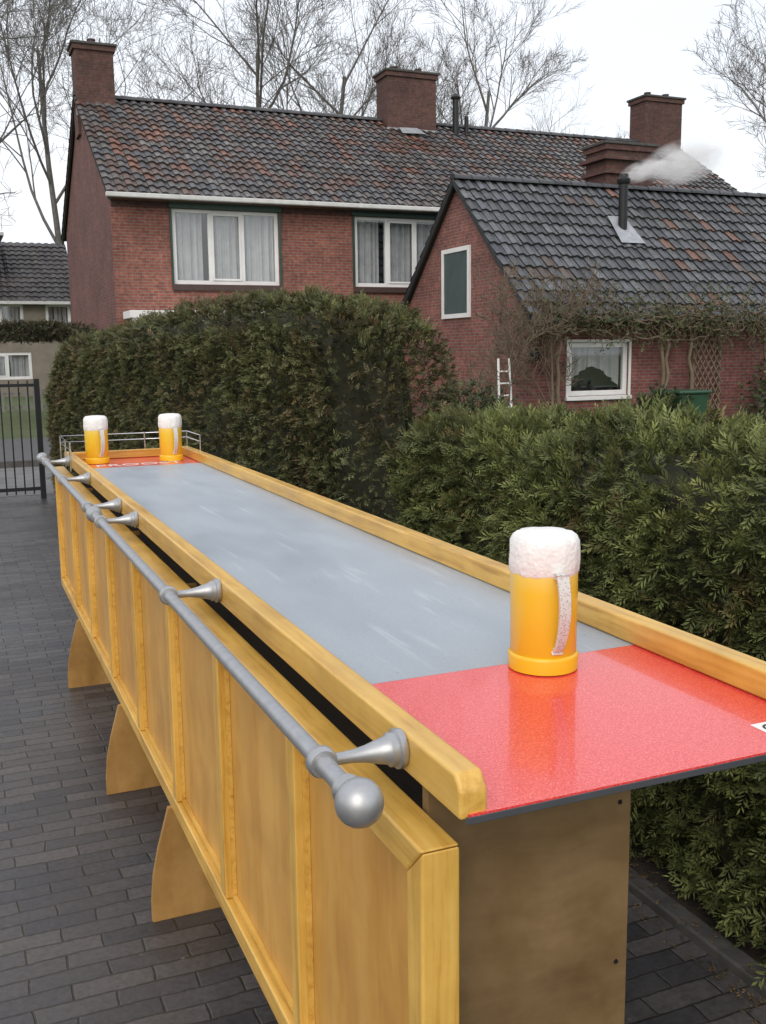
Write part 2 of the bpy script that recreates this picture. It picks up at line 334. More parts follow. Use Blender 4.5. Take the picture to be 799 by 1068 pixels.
def mug(x,y,rot):
    e=empty('beer_mug'); R=.060
    lathe('glass_body',[(.032,R-.001),(.033,R),(.203,R+.001),(.205,R-.002)],(0,0,0),(0,0,1),beer,e,64)
    lathe('base_ring',[(.0,R-.002),(.002,R+.003),(.026,R+.004),(.030,R+.003),(.0325,R-.0005)],(0,0,0),(0,0,1),basey,e,64)
    lathe('foam_head',[(.178,R+.0005),(.181,R+.0022),(.20,R+.0028),(.215,R+.0028),(.236,R+.0018),(.246,R-.003),(.252,R-.012),(.255,R-.03),(.256,.002)],(0,0,0),(0,0,1),foam,e,64,.003)
    pts=[]; n=28
    for i in range(n+1):
        a=i/n; zz=.186-a*.142
        off=.030*math.sin(math.pi*min(1,.16+a*.84))**.7
        pts.append((-(R+off),zz))
    v=[];f=[];w_=.0115
    for i,(yy,zz) in enumerate(pts):
        th=.010*(1-.35*abs(2*i/n-1))
        j=min(i+1,n);k=max(i-1,0); t=Vector((0,pts[j][0]-pts[k][0],pts[j][1]-pts[k][1])).normalized(); nn=Vector((0,t.z,-t.y))
        c=Vector((0,yy,zz)); ww=w_*(1-.25*i/n)
        for sx,sn in ((-ww,-th/2),(ww,-th/2),(ww,th/2),(-ww,th/2)): v.append(c+Vector((sx,0,0))+nn*sn)
    for i in range(n):
        for k in range(4): f.append((i*4+k,i*4+(k+1)%4,(i+1)*4+(k+1)%4,(i+1)*4+k))
    f+= [(0,1,2,3),(n*4+3,n*4+2,n*4+1,n*4)]
    mesh('handle',v,f,hmat,e,bevel=.002)
    boxes('handle_lugs',[(-.0095,.0095,-(R+.018),-(R-.004),.177,.189),(-.008,.008,-(R+.006),-(R-.004),.040,.052)],hmat,e,bevel=.002)
    e.location=(x,y,TZ+.0005); e.rotation_euler=(0,0,rot)
mug(.962,1.527,math.radians(-8)); mug(.693,5.56,math.radians(14)); mug(1.08,5.51,math.radians(8))

# ------------------------------------------------------------ hedges (many small leaf sprays)
def leafmesh(name,P,D,Sd,Ln,C,nl,wid,mat,parent,lr=.62):
    n=len(P); V=[];CC=[]
    for i in range(nl):
        fr=i/(nl-1) if nl>1 else 1
        side=(-1)**i; last=(i==nl-1)
        ang=np.radians(40)+rng.normal(0,.15,n) if not last else rng.normal(0,.1,n)
        d=D*np.cos(ang)[:,None]+Sd*(side*np.sin(ang))[:,None]
        base=P+D*(Ln*fr*.8)[:,None]
        l=(Ln*(lr-.4*lr*fr))[:,None]*(rng.uniform(.7,1.2,n)[:,None])
        nn=np.cross(D,Sd); sv=np.cross(nn,d); w_=(wid*rng.uniform(.7,1.3,n))[:,None]
        nd=nn*(rng.normal(-.1,.18,n)[:,None])*l
        q=np.stack([base,base+d*l*.5+sv*w_,base+d*l+nd,base+d*l*.5-sv*w_],1)
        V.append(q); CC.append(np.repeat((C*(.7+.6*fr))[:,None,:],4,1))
    V=np.concatenate(V).reshape(-1,3); CC=np.concatenate(CC).reshape(-1,3); nf=len(V)//4
    me=bpy.data.meshes.new(name); me.vertices.add(len(V)); me.vertices.foreach_set('co',V.ravel())
    me.loops.add(len(V)); me.loops.foreach_set('vertex_index',np.arange(len(V)))
    me.polygons.add(nf); me.polygons.foreach_set('loop_start',np.arange(nf)*4); me.polygons.foreach_set('loop_total',np.full(nf,4))
    me.update(calc_edges=True)
    a=me.color_attributes.new('Col','FLOAT_COLOR','POINT'); a.data.foreach_set('color',np.c_[CC,np.ones(len(CC))].ravel())
    me.materials.append(mat); return link(bpy.data.objects.new(name,me),parent)
def hedge(name,p0,p1,W,Hh,nex,count,length,pal,bumpy=.09,nl=7,wid=.006,droop=.1,seed=1,lr=.62):
    e=empty(name)
    p0=Vector(p0);p1=Vector(p1); L=(p1-p0).length; dl=(p1-p0).normalized(); dw=Vector((dl.y,-dl.x,0))
    h0,h1=Hh; cen=(p0+p1)/2+dw*W/2
    def pt(a,b,c,sh=0):
        s=(abs(a)**nex+abs(b)**nex+abs(c)**nex)**(1/nex); a,b,c=a/s,b/s,c/s
        H=h0+(h1-h0)*(a+1)/2
        nrm=(dl*(math.copysign(abs(a)**(nex-1),a)/(L/2))+dw*(math.copysign(abs(b)**(nex-1),b)/(W/2))+Vector((0,0,1))*(abs(c)**(nex-1)/H)).normalized()
        p=cen+dl*a*L/2+dw*b*W/2+Vector((0,0,c*H))
        d=bumpy*(noise.noise(p*1.7+Vector((seed,0,0)))*1.1+noise.noise(p*4.5)*.75+noise.noise(p*11)*.35)
        return p+nrm*(d-sh),nrm
    v=[];f=[]
    na,nb=max(8,int(L*5)),26
    for i in range(na+1):
        a=-1+2*i/na
        for j in range(nb+1):
            th=math.pi*j/nb
            b=-math.cos(th);c=math.sin(th); m=max(abs(b),abs(c)); 
            v.append(pt(a*.96,b/m,c/m,.10)[0])
    for i in range(na):
        for j in range(nb):
            q=i*(nb+1)+j; f.append((q,q+1,q+nb+2,q+nb+1))
    f.append(tuple(range(nb+1))); f.append(tuple(na*(nb+1)+j for j in range(nb+1))[::-1])
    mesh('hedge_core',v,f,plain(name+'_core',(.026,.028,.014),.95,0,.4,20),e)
    areas=[('f',L*h0),('t',L*W*.9),('n',W*h0*1.3),('b',L*h0*.12),('e',W*h0*.3)]
    tot=sum(x[1] for x in areas); P=[];D=[];Sd=[];C=[]
    for fc,ar in areas:
        for _ in range(int(count*ar/tot)):
            r1,r2=rng.uniform(-1,1),rng.uniform(0,1)
            if fc=='f': a,b,c=r1,-1,r2
            elif fc=='b': a,b,c=r1,1,r2
            elif fc=='t': a,b,c=r1,rng.uniform(-1,1),1
            elif fc=='n': a,b,c=-1,r1,r2
            else: a,b,c=1,r1,r2
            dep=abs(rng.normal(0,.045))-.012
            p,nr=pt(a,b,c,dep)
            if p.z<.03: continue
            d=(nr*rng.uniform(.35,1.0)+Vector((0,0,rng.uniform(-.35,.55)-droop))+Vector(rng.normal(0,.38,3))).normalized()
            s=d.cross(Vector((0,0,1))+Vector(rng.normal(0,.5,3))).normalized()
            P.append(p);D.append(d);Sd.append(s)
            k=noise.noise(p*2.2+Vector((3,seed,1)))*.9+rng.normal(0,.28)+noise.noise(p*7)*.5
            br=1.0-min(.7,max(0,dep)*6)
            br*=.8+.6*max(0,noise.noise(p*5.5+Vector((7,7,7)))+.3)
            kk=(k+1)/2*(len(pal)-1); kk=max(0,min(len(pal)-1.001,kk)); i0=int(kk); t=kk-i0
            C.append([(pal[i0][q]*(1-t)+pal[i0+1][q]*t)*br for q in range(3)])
    P=np.array([tuple(x) for x in P]);D=np.array([tuple(x) for x in D]);Sd=np.array([tuple(x) for x in Sd]);C=np.array(C)
    Ln=length*rng.uniform(.6,1.35,len(P))
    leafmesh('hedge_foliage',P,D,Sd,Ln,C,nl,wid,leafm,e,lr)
    return e
palA=[(.15,.11,.045),(.075,.092,.030),(.105,.125,.038),(.145,.165,.05),(.215,.225,.08)]
palB=[(.16,.11,.055),(.105,.088,.04),(.08,.092,.036),(.11,.122,.046),(.16,.16,.07)]
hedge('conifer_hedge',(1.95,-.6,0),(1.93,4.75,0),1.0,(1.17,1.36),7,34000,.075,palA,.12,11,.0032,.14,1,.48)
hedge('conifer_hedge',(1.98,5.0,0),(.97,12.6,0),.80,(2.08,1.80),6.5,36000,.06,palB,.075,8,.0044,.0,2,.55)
# fallen needles and leaf litter along the kerb
n=1400; P=np.c_[1.70+np.abs(rng.normal(.08,.09,n)),rng.uniform(-1,8,n),np.full(n,.012)]; P[:,2]=np.where((P[:,0]>1.795)&(P[:,0]<1.87),.040,.012)
th=rng.uniform(0,6.28,n); D=np.c_[np.cos(th),np.sin(th),np.zeros(n)]; Sd=np.c_[-np.sin(th),np.cos(th),np.zeros(n)]
C=np.array([(.12,.075,.035),(.07,.06,.025),(.16,.11,.05)])[rng.integers(0,3,n)]
leafmesh('leaf_litter',P,D,Sd,rng.uniform(.015,.035,n),C,3,.003,leafm,None)

# ------------------------------------------------------------ gate
gt=empty('iron_gate')
GY=12.3
boxes('bars',[(x-.008,x+.008,GY-.008,GY+.008,.06,1.37) for x in np.arange(-1.9,.86,.1)],black,gt)
boxes('frame',[(-2,.88,GY-.015,GY+.015,1.30,1.335),(-2,.88,GY-.015,GY+.015,.10,.14),(.87,.93,GY-.03,GY+.03,0,1.39),(-2.06,-2,GY-.03,GY+.03,0,1.39),(-.6,-.56,GY-.016,GY+.016,.05,1.38)],black,gt)

# ------------------------------------------------------------ roofs
def pantile(name,x0,x1,ye,ze,yr,zr,pal,parent,seed=0,tw=.235,tl=.34,lift=.045):
    r=random.Random(seed); V=[];F=[];C=[]
    ln=math.hypot(yr-ye,zr-ze); sy,sz=(yr-ye)/ln,(zr-ze)/ln; ny,nz_=(-sz,sy) if sy>0 else (sz,-sy)
    rows=max(1,round(ln/tl)); tl=ln/rows; nt=round((x1-x0)/tw); tw=(x1-x0)/nt; K=7
    for i in range(rows):
        for j in range(nt):
            pn=noise.noise(Vector((j*tw*.35,i*tl*.6,seed*3.1)))
            w_=[max(.05,a+b*pn*2) for a,b in zip(pal[1],pal[2])]
            col=r.choices(pal[0],w_)[0]; b=r.uniform(.72,1.3); col=[c*b for c in col]
            jl=r.uniform(-.008,.010); js=r.uniform(-.012,.012); n0=len(V)
            for k in range(K):
                u=k/(K-1); x=x0+(j+u*1.0)*tw
                ww=.026*math.sin(2*math.pi*u-.6)+.02*(u<.08)
                for v,hh in ((i*tl-.025+js,-.02),(i*tl-.025+js,lift+jl),((i+1)*tl,.004)):
                    h=hh+ww if hh!=-.02 else -.03+ww
                    V.append((x,ye+sy*v+ny*h,ze+sz*v+nz_*h))
            for k in range(K-1):
                a=n0+k*3;b2=a+3
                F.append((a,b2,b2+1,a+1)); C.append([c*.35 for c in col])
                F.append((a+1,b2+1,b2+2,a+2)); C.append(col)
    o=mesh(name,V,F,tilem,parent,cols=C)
    mesh(name+'_underlay',[(x0,ye-ny*.03,ze-nz_*.05-.02),(x1,ye-ny*.03,ze-nz_*.05-.02),(x1,yr,zr-.06),(x0,yr,zr-.06)],[(0,1,2,3)],dark,parent)
    return o
def ridge(name,x0,x1,y,z,parent,col=(.05,.05,.055)):
    V=[];F=[];C=[]; n=round((x1-x0)/.4); r=random.Random(3)
    for i in range(n):
        xa=x0+(x1-x0)*i/n; xb=x0+(x1-x0)*(i+1)/n+.03; b=r.uniform(.7,1.5); n0=len(V)
        for k in range(9):
            a=math.pi*k/8
            V.append((xa,y+math.cos(a)*.135,z-.03+math.sin(a)*.11)); V.append((xb,y+math.cos(a)*.12,z-.03+math.sin(a)*.095))
        for k in range(8): F.append((n0+2*k,n0+2*k+1,n0+2*k+3,n0+2*k+2)); C.append([c*b for c in col])
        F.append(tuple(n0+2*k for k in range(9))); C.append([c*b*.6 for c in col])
    return mesh(name,V,F,tilem,parent,cols=C)
def wall_front(name,x0,x1,z0,z1,y,ops,mat,parent,dep=.12):
    xs=sorted({x0,x1,*[o[0] for o in ops],*[o[1] for o in ops]}); zs=sorted({z0,z1,*[o[2] for o in ops],*[o[3] for o in ops]})
    V=[];F=[]
    def q(a,b,c,d):
        n=len(V); V.extend([a,b,c,d]); F.append((n,n+1,n+2,n+3))
    for i in range(len(xs)-1):
        for j in range(len(zs)-1):
            cx,cz=(xs[i]+xs[i+1])/2,(zs[j]+zs[j+1])/2
            if any(o[0]<cx<o[1] and o[2]<cz<o[3] for o in ops): continue
            q((xs[i],y,zs[j]),(xs[i+1],y,zs[j]),(xs[i+1],y,zs[j+1]),(xs[i],y,zs[j+1]))
    for a,b,c,d in ops:
        q((a,y,c),(a,y,d),(a,y+dep,d),(a,y+dep,c)); q((b,y,c),(b,y+dep,c),(b,y+dep,d),(b,y,d))
        q((a,y,d),(b,y,d),(b,y+dep,d),(a,y+dep,d)); q((a,y,c),(a,y+dep,c),(b,y+dep,c),(b,y,c))
    return mesh(name,V,F,mat,parent)
def glassmat():
    m=bpy.data.materials.new('window_glass'); m.use_nodes=True; N=m.node_tree.nodes; L=m.node_tree.links; N.clear()
    o=N.new('ShaderNodeOutputMaterial'); t=N.new('ShaderNodeBsdfTransparent'); t.inputs[0].default_value=(.86,.88,.88,1)
    g=N.new('ShaderNodeBsdfGlossy'); g.inputs['Roughness'].default_value=.03; g.inputs[0].default_value=(.9,.93,.95,1)
    mx=N.new('ShaderNodeMixShader'); mx.inputs[0].default_value=.14
    L.new(t.outputs[0],mx.inputs[1]); L.new(g.outputs[0],mx.inputs[2]); L.new(mx.outputs[0],o.inputs[0]); return m
glass=glassmat(); curtain=plain('net_curtain',(.50,.51,.53),.9,0,.15,3)
def window(name,x0,x1,z0,z1,y,parent,panes=(1,1,1),fr=.09,cur='full',dep=.12,seed=0):
    B=[]; ya,yb=y+.035,y+.11
    B+=[(x0+.002,x0+fr,ya,yb,z0+.002,z1-.002),(x1-fr,x1-.002,ya,yb,z0+.002,z1-.002),(x0+fr,x1-fr,ya,yb,z1-fr,z1-.002),(x0+fr,x1-fr,ya,yb,z0+.002,z0+fr)]
    tot=sum(panes); x=x0+fr; wd=x1-x0-2*fr; cuts=[x]
    for p in panes: x+=wd*p/tot; cuts.append(x)
    for c in cuts[1:-1]: B.append((c-fr*.45,c+fr*.45,ya,yb,z0+fr,z1-fr))
    if len(panes)>=3:
        i=1; a,b=cuts[i]+fr*.45,cuts[i+1]-fr*.45; s=.045
        B+=[(a,a+s,ya-.02,ya+.03,z0+fr,z1-fr),(b-s,b,ya-.02,ya+.03,z0+fr,z1-fr),(a+s,b-s,ya-.02,ya+.03,z1-fr-s,z1-fr),(a+s,b-s,ya-.02,ya+.03,z0+fr,z0+fr+s)]
    boxes(name+'_frame',B,white,parent,bevel=.006)
    yg=y+.075
    mesh(name+'_glass',[(x0+fr,yg,z0+fr),(x1-fr,yg,z0+fr),(x1-fr,yg,z1-fr),(x0+fr,yg,z1-fr)],[(0,1,2,3)],glass,parent)
    V=[];F=[]
    xx=np.linspace(x0+.02,x1-.02,160)
    for i,xv in enumerate(xx):
        yy=y+.24+.045*math.sin(xv*34+math.sin(xv*7+seed)*2)+.02*math.sin(xv*71)
        zb=z0
        if cur=='lace':
            uu=abs((xv-x0)/(x1-x0)-.5)*2; zb=z1-(z1-z0)*(.45+.45*uu**1.5)
        V+= [(xv,yy,zb),(xv,yy,z1)]
    for i in range(159):
        u=(xx[i]-x0)/(x1-x0)
        if cur=='full' and ((.29<u<.345) or (.65<u<.69)): continue
        F.append((2*i,2*i+2,2*i+3,2*i+1))
    mesh(name+'_curtain',V,F,curtain,parent,smooth=True)
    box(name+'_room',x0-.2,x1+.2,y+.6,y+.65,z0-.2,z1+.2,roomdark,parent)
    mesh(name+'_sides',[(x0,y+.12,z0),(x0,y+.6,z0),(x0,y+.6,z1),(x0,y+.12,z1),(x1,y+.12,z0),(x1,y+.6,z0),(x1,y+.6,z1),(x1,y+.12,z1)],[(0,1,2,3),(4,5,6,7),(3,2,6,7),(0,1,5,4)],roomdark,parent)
silltile=plain('dark_sill',(.06,.035,.03),.5)

palMain=([(.095,.082,.080),(.115,.072,.060),(.165,.080,.058),(.075,.076,.084),(.125,.118,.116)],[6,5,1.8,6,4],[0,3,3,-3,-2])
palAnn=([(.078,.084,.096),(.098,.102,.110),(.100,.076,.066),(.15,.080,.06),(.062,.066,.075)],[7,5,.9,.4,4],[0,0,1,.7,0])

# ------------------------------------------------------------ main house
h=empty('brick_house')
HX0,HX1,HYf,HYr,HYb=3.45,22.0,23.1,27.5,31.9; EZ=5.28; RZ=8.08
W1=(4.77,7.24,3.20,4.86); W2=(9.13,11.6,3.20,4.86); W3=(14,16.4,3.2,4.86); G2=(4.3,7.4,.5,2.35)
wall_front('front_wall',HX0,HX1,0,EZ-.02,HYf,[W1,W2,W3,G2],brick_x,h)
mesh('gable_left',[(HX0,HYf,0),(HX0,HYb,0),(HX0,HYb,EZ),(HX0,HYr,RZ-.05),(HX0,HYf,EZ)],[(0,4,3,2,1)],brick_gable,h)
mesh('gable_right',[(HX1,HYf,0),(HX1,HYb,0),(HX1,HYb,EZ),(HX1,HYr,RZ-.05),(HX1,HYf,EZ)],[(0,1,2,3,4)],brick_gable,h)
mesh('back_wall',[(HX0,HYb,0),(HX1,HYb,0),(HX1,HYb,EZ),(HX0,HYb,EZ)],[(0,1,2,3)],brick_x,h)
for i,w_ in enumerate((W1,W2,W3)):
    window('window_%d'%i,*w_,HYf,h,seed=i)
    box('shutter_box_%d'%i,w_[0]-.08,w_[1]+.06,HYf-.10,HYf+.02,w_[3]-.01,w_[3]+.27,green,h,bevel=.01)
    box('sill_%d'%i,w_[0]-.05,w_[1]+.05,HYf-.07,HYf+.03,w_[2]-.14,w_[2]-.003,silltile,h,bevel=.01)
window('window_g',*G2,HYf,h,seed=5)
boxes('guides',[(q[0]-.05,q[0]-.003,HYf-.04,HYf+.03,q[2],q[3]-.012) for q in (W1,W2,W3)]+[(q[1]+.003,q[1]+.05,HYf-.04,HYf+.03,q[2],q[3]-.012) for q in (W1,W2,W3)],green,h)
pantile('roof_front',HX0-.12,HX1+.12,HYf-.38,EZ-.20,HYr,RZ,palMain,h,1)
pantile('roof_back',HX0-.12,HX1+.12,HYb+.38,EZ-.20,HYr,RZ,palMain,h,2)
ridge('ridge_tiles',HX0-.12,HX1+.12,HYr,RZ+.03,h)
box('gutter',HX0-.15,HX1+.15,HYf-.52,HYf-.40,EZ-.31,EZ-.21,offwhite,h,bevel=.02)
box('soffit',HX0-.02,HX1+.02,HYf-.40,HYf-.003,EZ-.31,EZ-.26,plain('brown_soffit',(.10,.06,.04),.6),h)
box('frieze',HX0+.01,HX1-.01,HYf-.03,HYf-.002,EZ-.26-.18,EZ-.262,brick_ch,h)
def verge(x,n,yf,zf,yr,zr,yb,mat,par,w=.06,dz=.16):
    v=[(x,yf,zf-dz),(x,yr,zr-dz),(x,yb,zf-dz),(x,yf,zf),(x,yr,zr),(x,yb,zf)]; v+= [(a+w,b,c) for a,b,c in v]
    f=[(0,1,4,3),(1,2,5,4),(6,9,10,7),(7,10,11,8),(3,4,10,9),(4,5,11,10),(0,6,7,1),(1,7,8,2),(0,3,9,6),(2,8,11,5)]
    mesh('verge_%d'%n,v,f,mat,par)
verge(HX0-.1,0,HYf-.40,EZ-.20,HYr,RZ+.03,HYb+.4,plain('verge_tiles',(.045,.04,.04),.6),h)
def chimney(name,x0,x1,y0,y1,z0,z1,par,pots=2):
    box(name,x0,x1,y0,y1,z0,z1-.18,brick_ch,par)
    box(name+'_corbel',x0-.05,x1+.05,y0-.05,y1+.05,z1-.18,z1-.06,brick_ch,par)
    box(name+'_cap',x0-.09,x1+.09,y0-.09,y1+.09,z1-.06,z1,concrete,par,bevel=.01)
    for k in range(pots):
        cx=x0+(x1-x0)*(k+.5)/pots
        lathe(name+'_pot_%d'%k,[(0,.1),(.13,.09),(.14,.11),(.17,.11)],(cx,(y0+y1)/2,z1),(0,0,1),silltile,par,16)
    boxes(name+'_flashing',[(x0-.03,x1+.03,y0-.03,y0-.003,z0+.45,z0+.74)],lead,par)
chimney('chimney_1',3.38,4.32,HYr-.35,HYr+.35,7.1,9.30,h,1)
chimney('chimney_2',11.75,13.25,HYr-.45,HYr+.35,7.1,9.40,h,2)
chimney('chimney_3',20.55,21.95,HYr-.4,HYr+.4,7.1,9.45,h,2)
tube('vent_pipe',[(13.85,27.0,7.5),(13.85,27.0,8.75)],.09,black,h); lathe('vent_cap',[(0,.14),(.04,.15),(.14,.06)],(13.85,27,8.75),(0,0,1),black,h,16)
tube('vent_pipe_b',[(14.2,27.0,7.5),(14.2,27.0,8.3)],.06,black,h)
mesh('slipped_flashing',[(12.0,26.6,7.62),(12.7,26.6,7.64),(12.6,26.95,7.86),(12.05,26.95,7.84)],[(0,1,2,3)],lead,h)
box('canopy',3.6,8.4,HYf-1.0,HYf-.003,2.42,2.58,white,h,bevel=.01)
boxes('canopy_posts',[(3.65,3.75,HYf-.95,HYf-.85,0,2.418),(8.2,8.3,HYf-.95,HYf-.85,0,2.418)],white,h)

# ------------------------------------------------------------ annexe
a=empty('brick_annexe')
AX0,AX1,AYf,AYr,AYb=9.97,24.0,16.5,19.3,22.1; AE=2.42; AR=5.15
AW=(10.87,12.26,.75,1.78)
wall_front('front_wall',AX0,AX1,0,AE-.02,AYf,[AW],brick_dx,a)
mesh('gable_wall',[(AX0,AYf,0),(AX0,AYb,0),(AX0,AYb,AE),(AX0,AYr,AR-.05),(AX0,AYf,AE)],[(0,4,3,2,1)],brick_dy,a)
mesh('gable_wall_far',[(AX1,AYf,0),(AX1,AYb,0),(AX1,AYb,AE),(AX1,AYr,AR-.05),(AX1,AYf,AE)],[(0,1,2,3,4)],brick_dy,a)
mesh('rear_wall',[(AX0,AYb,0),(AX1,AYb,0),(AX1,AYb,AE),(AX0,AYb,AE)],[(0,1,2,3)],brick_dx,a)
window('window',*AW,AYf,a,panes=(1,),fr=.10,cur='lace',seed=9)
box('window_sill',AW[0]-.06,AW[1]+.06,AYf-.07,AYf+.03,AW[2]-.08,AW[2]-.003,white,a,bevel=.01)
boxes('window_surround',[(AW[0]-.05,AW[0]-.001,AYf-.025,AYf+.02,AW[2],AW[3]+.05),(AW[1]+.001,AW[1]+.05,AYf-.025,AYf+.02,AW[2],AW[3]+.05),(AW[0],AW[1],AYf-.025,AYf+.02,AW[3]+.001,AW[3]+.05)],white,a)
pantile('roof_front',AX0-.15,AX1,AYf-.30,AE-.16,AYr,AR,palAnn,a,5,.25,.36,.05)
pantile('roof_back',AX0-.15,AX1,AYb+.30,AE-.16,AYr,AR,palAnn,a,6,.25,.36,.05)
ridge('ridge_tiles',AX0-.15,AX1,AYr,AR+.03,a,(.045,.048,.055))
verge(AX0-.14,0,AYf-.32,AE-.15,AYr,AR+.03,AYb+.32,plain('verge_board',(.035,.04,.045),.5),a,.05,.15)
box('gutter',AX0-.1,AX1,AYf-.42,AYf-.31,AE-.26,AE-.16,plain('grey_gutter',(.24,.25,.26),.5),a,bevel=.02)
boxes('gable_window_frame',[(AX0-.05,AX0-.002,18.75,18.84,2.33,3.78),(AX0-.05,AX0-.002,19.93,20.02,2.33,3.78),(AX0-.05,AX0-.002,18.84,19.93,3.69,3.78),(AX0-.05,AX0-.002,18.84,19.93,2.33,2.42)],white,a)
box('gable_shutter',AX0-.03,AX0-.001,18.84,19.93,2.42,3.69,shut,a)
chimney('chimney',13.9,15.2,19.7,20.5,4.0,6.25,a,0)
boxes('chimney_bands',[(13.82,15.28,19.62,20.58,5.55,5.63),(13.78,15.32,19.58,20.62,5.85,5.93)],brick_ch,a)
tube('stove_flue',[(13.25,18.15,3.9),(13.25,18.15,5.2)],.095,black,a,6)
lathe('flue_cowl',[(0,.12),(.03,.14),(.10,.14),(.13,.10),(.2,.09)],(13.25,18.15,5.05),(0,0,1),black,a,20)
sl=(AR-AE+.16)/(AYr-AYf+.30)
def roofz(y): return AE-.16+(y-(AYf-.3))*sl
mesh('flue_flashing',[(12.95,17.75,roofz(17.75)+.11),(13.55,17.75,roofz(17.75)+.11),(13.47,18.4,roofz(18.4)+.12),(13.04,18.4,roofz(18.4)+.12)],[(0,1,2,3)],lead,a)
lathe('wall_lamp',[(0,.03),(.02,.1),(.1,.12),(.2,.1),(.22,.02)],(10.05,16.38,1.45),(0,0,1),black,a,16)
for i,xx_ in enumerate((11.15,11.55,11.95)): lathe('window_pot_%d'%i,[(0,.04),(.10,.055),(.11,.06)],(xx_,AYf+.16,AW[2]+.03),(0,0,1),silltile,a,12)

tr=empty('diamond_trellis')
tx0,tx1,tz0,tz1=13.72,14.42,.4,2.1; woodt=plain('brown_trellis',(.17,.125,.09),.8)
boxes('frame',[(tx0,tx0+.05,16.34,16.40,tz0,tz1),(tx1-.05,tx1,16.34,16.40,tz0,tz1),(tx0+.05,tx1-.05,16.34,16.40,tz1-.05,tz1),(tx0+.05,tx1-.05,16.34,16.40,tz0,tz0+.05)],woodt,tr)
k=0
for s in np.arange(tz0-1.2,tz1,.22):
    for sg in (1,-1):
        za,zb=(s,s+.7*1.6) if sg>0 else (s+.7*1.6,s)
        def cl(t): return (tx0+t*(tx1-tx0),16.32 if sg>0 else 16.30,za+t*(zb-za))
        ts=[t for t in np.linspace(0,1,60) if tz0<=cl(t)[2]<=tz1]
        if len(ts)>3: tube('slat_%d'%k,[cl(ts[0]),cl(ts[-1])],.016,woodt,tr,1); k+=1
lad=empty('white_ladder')
tube('stile_a',[(8.82,15.5,0),(8.92,15.75,1.5)],.022,white,lad); tube('stile_b',[(9.08,15.5,0),(9.14,15.75,1.5)],.022,white,lad)
for i in range(6):
    t=.15+.14*i; tube('rung_%d'%i,[(8.82+.1*t,15.5+.25*t,1.5*t),(9.08+.06*t,15.5+.25*t,1.5*t)],.015,white,lad)
bn=empty('green_wheelie_bin')
binm=plain('green_plastic',(.02,.065,.035),.4,0,.1)
mesh('body',[(12.32,15.0,.05),(12.88,15.0,.05),(12.88,15.6,.05),(12.32,15.6,.05),(12.25,14.93,.80),(12.95,14.93,.80),(12.95,15.67,.80),(12.25,15.67,.80)],BF,binm,bn,bevel=.02)
box('lid',12.22,12.98,14.88,15.70,.805,.87,binm,bn,bevel=.03)

# ------------------------------------------------------------ steam plume (real volume)
def smoke():
    m=bpy.data.materials.new('steam'); m.use_nodes=True; N=m.node_tree.nodes; L=m.node_tree.links; N.clear()
    o=N.new('ShaderNodeOutputMaterial'); v=N.new('ShaderNodeVolumePrincipled'); v.inputs['Color'].default_value=(1,1,1,1)
    t=N.new('ShaderNodeTexCoord'); n=N.new('ShaderNodeTexNoise'); n.inputs['Scale'].default_value=1.9; n.inputs['Detail'].default_value=3; n.inputs['Distortion'].default_value=.5
    L.new(t.outputs['Object'],n.inputs['Vector'])
    ln=N.new('ShaderNodeVectorMath'); ln.operation='LENGTH'; L.new(t.outputs['Object'],ln.inputs[0])
    f=N.new('ShaderNodeMapRange'); f.inputs['From Min'].default_value=1; f.inputs['From Max'].default_value=.2; L.new(ln.outputs['Value'],f.inputs[0])
    r=N.new('ShaderNodeMapRange'); r.inputs['From Min'].default_value=.36; r.inputs['From Max'].default_value=.66; L.new(n.outputs[0],r.inputs[0])
    a1=N.new('ShaderNodeMath'); a1.operation='MULTIPLY'; L.new(f.outputs[0],a1.inputs[0]); L.new(r.outputs[0],a1.inputs[1])
    a2=N.new('ShaderNodeMath'); a2.operation='MULTIPLY'; L.new(a1.outputs[0],a2.inputs[0]); a2.inputs[1].default_value=7
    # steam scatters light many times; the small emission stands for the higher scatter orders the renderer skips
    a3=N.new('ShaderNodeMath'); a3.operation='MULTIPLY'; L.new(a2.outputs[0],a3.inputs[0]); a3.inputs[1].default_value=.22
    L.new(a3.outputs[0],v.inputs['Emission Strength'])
    L.new(a2.outputs[0],v.inputs['Density']); L.new(v.outputs[0],o.inputs['Volume']); return m
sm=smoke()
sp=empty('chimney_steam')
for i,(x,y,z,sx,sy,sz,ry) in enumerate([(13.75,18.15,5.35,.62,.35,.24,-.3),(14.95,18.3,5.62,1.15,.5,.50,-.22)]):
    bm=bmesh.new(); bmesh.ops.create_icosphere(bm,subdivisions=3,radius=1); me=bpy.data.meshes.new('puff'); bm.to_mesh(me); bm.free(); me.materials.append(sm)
    o=link(bpy.data.objects.new('puff_%d'%i,me),sp); o.location=(x,y,z); o.scale=(sx,sy,sz); o.rotation_euler=(0,ry,0)

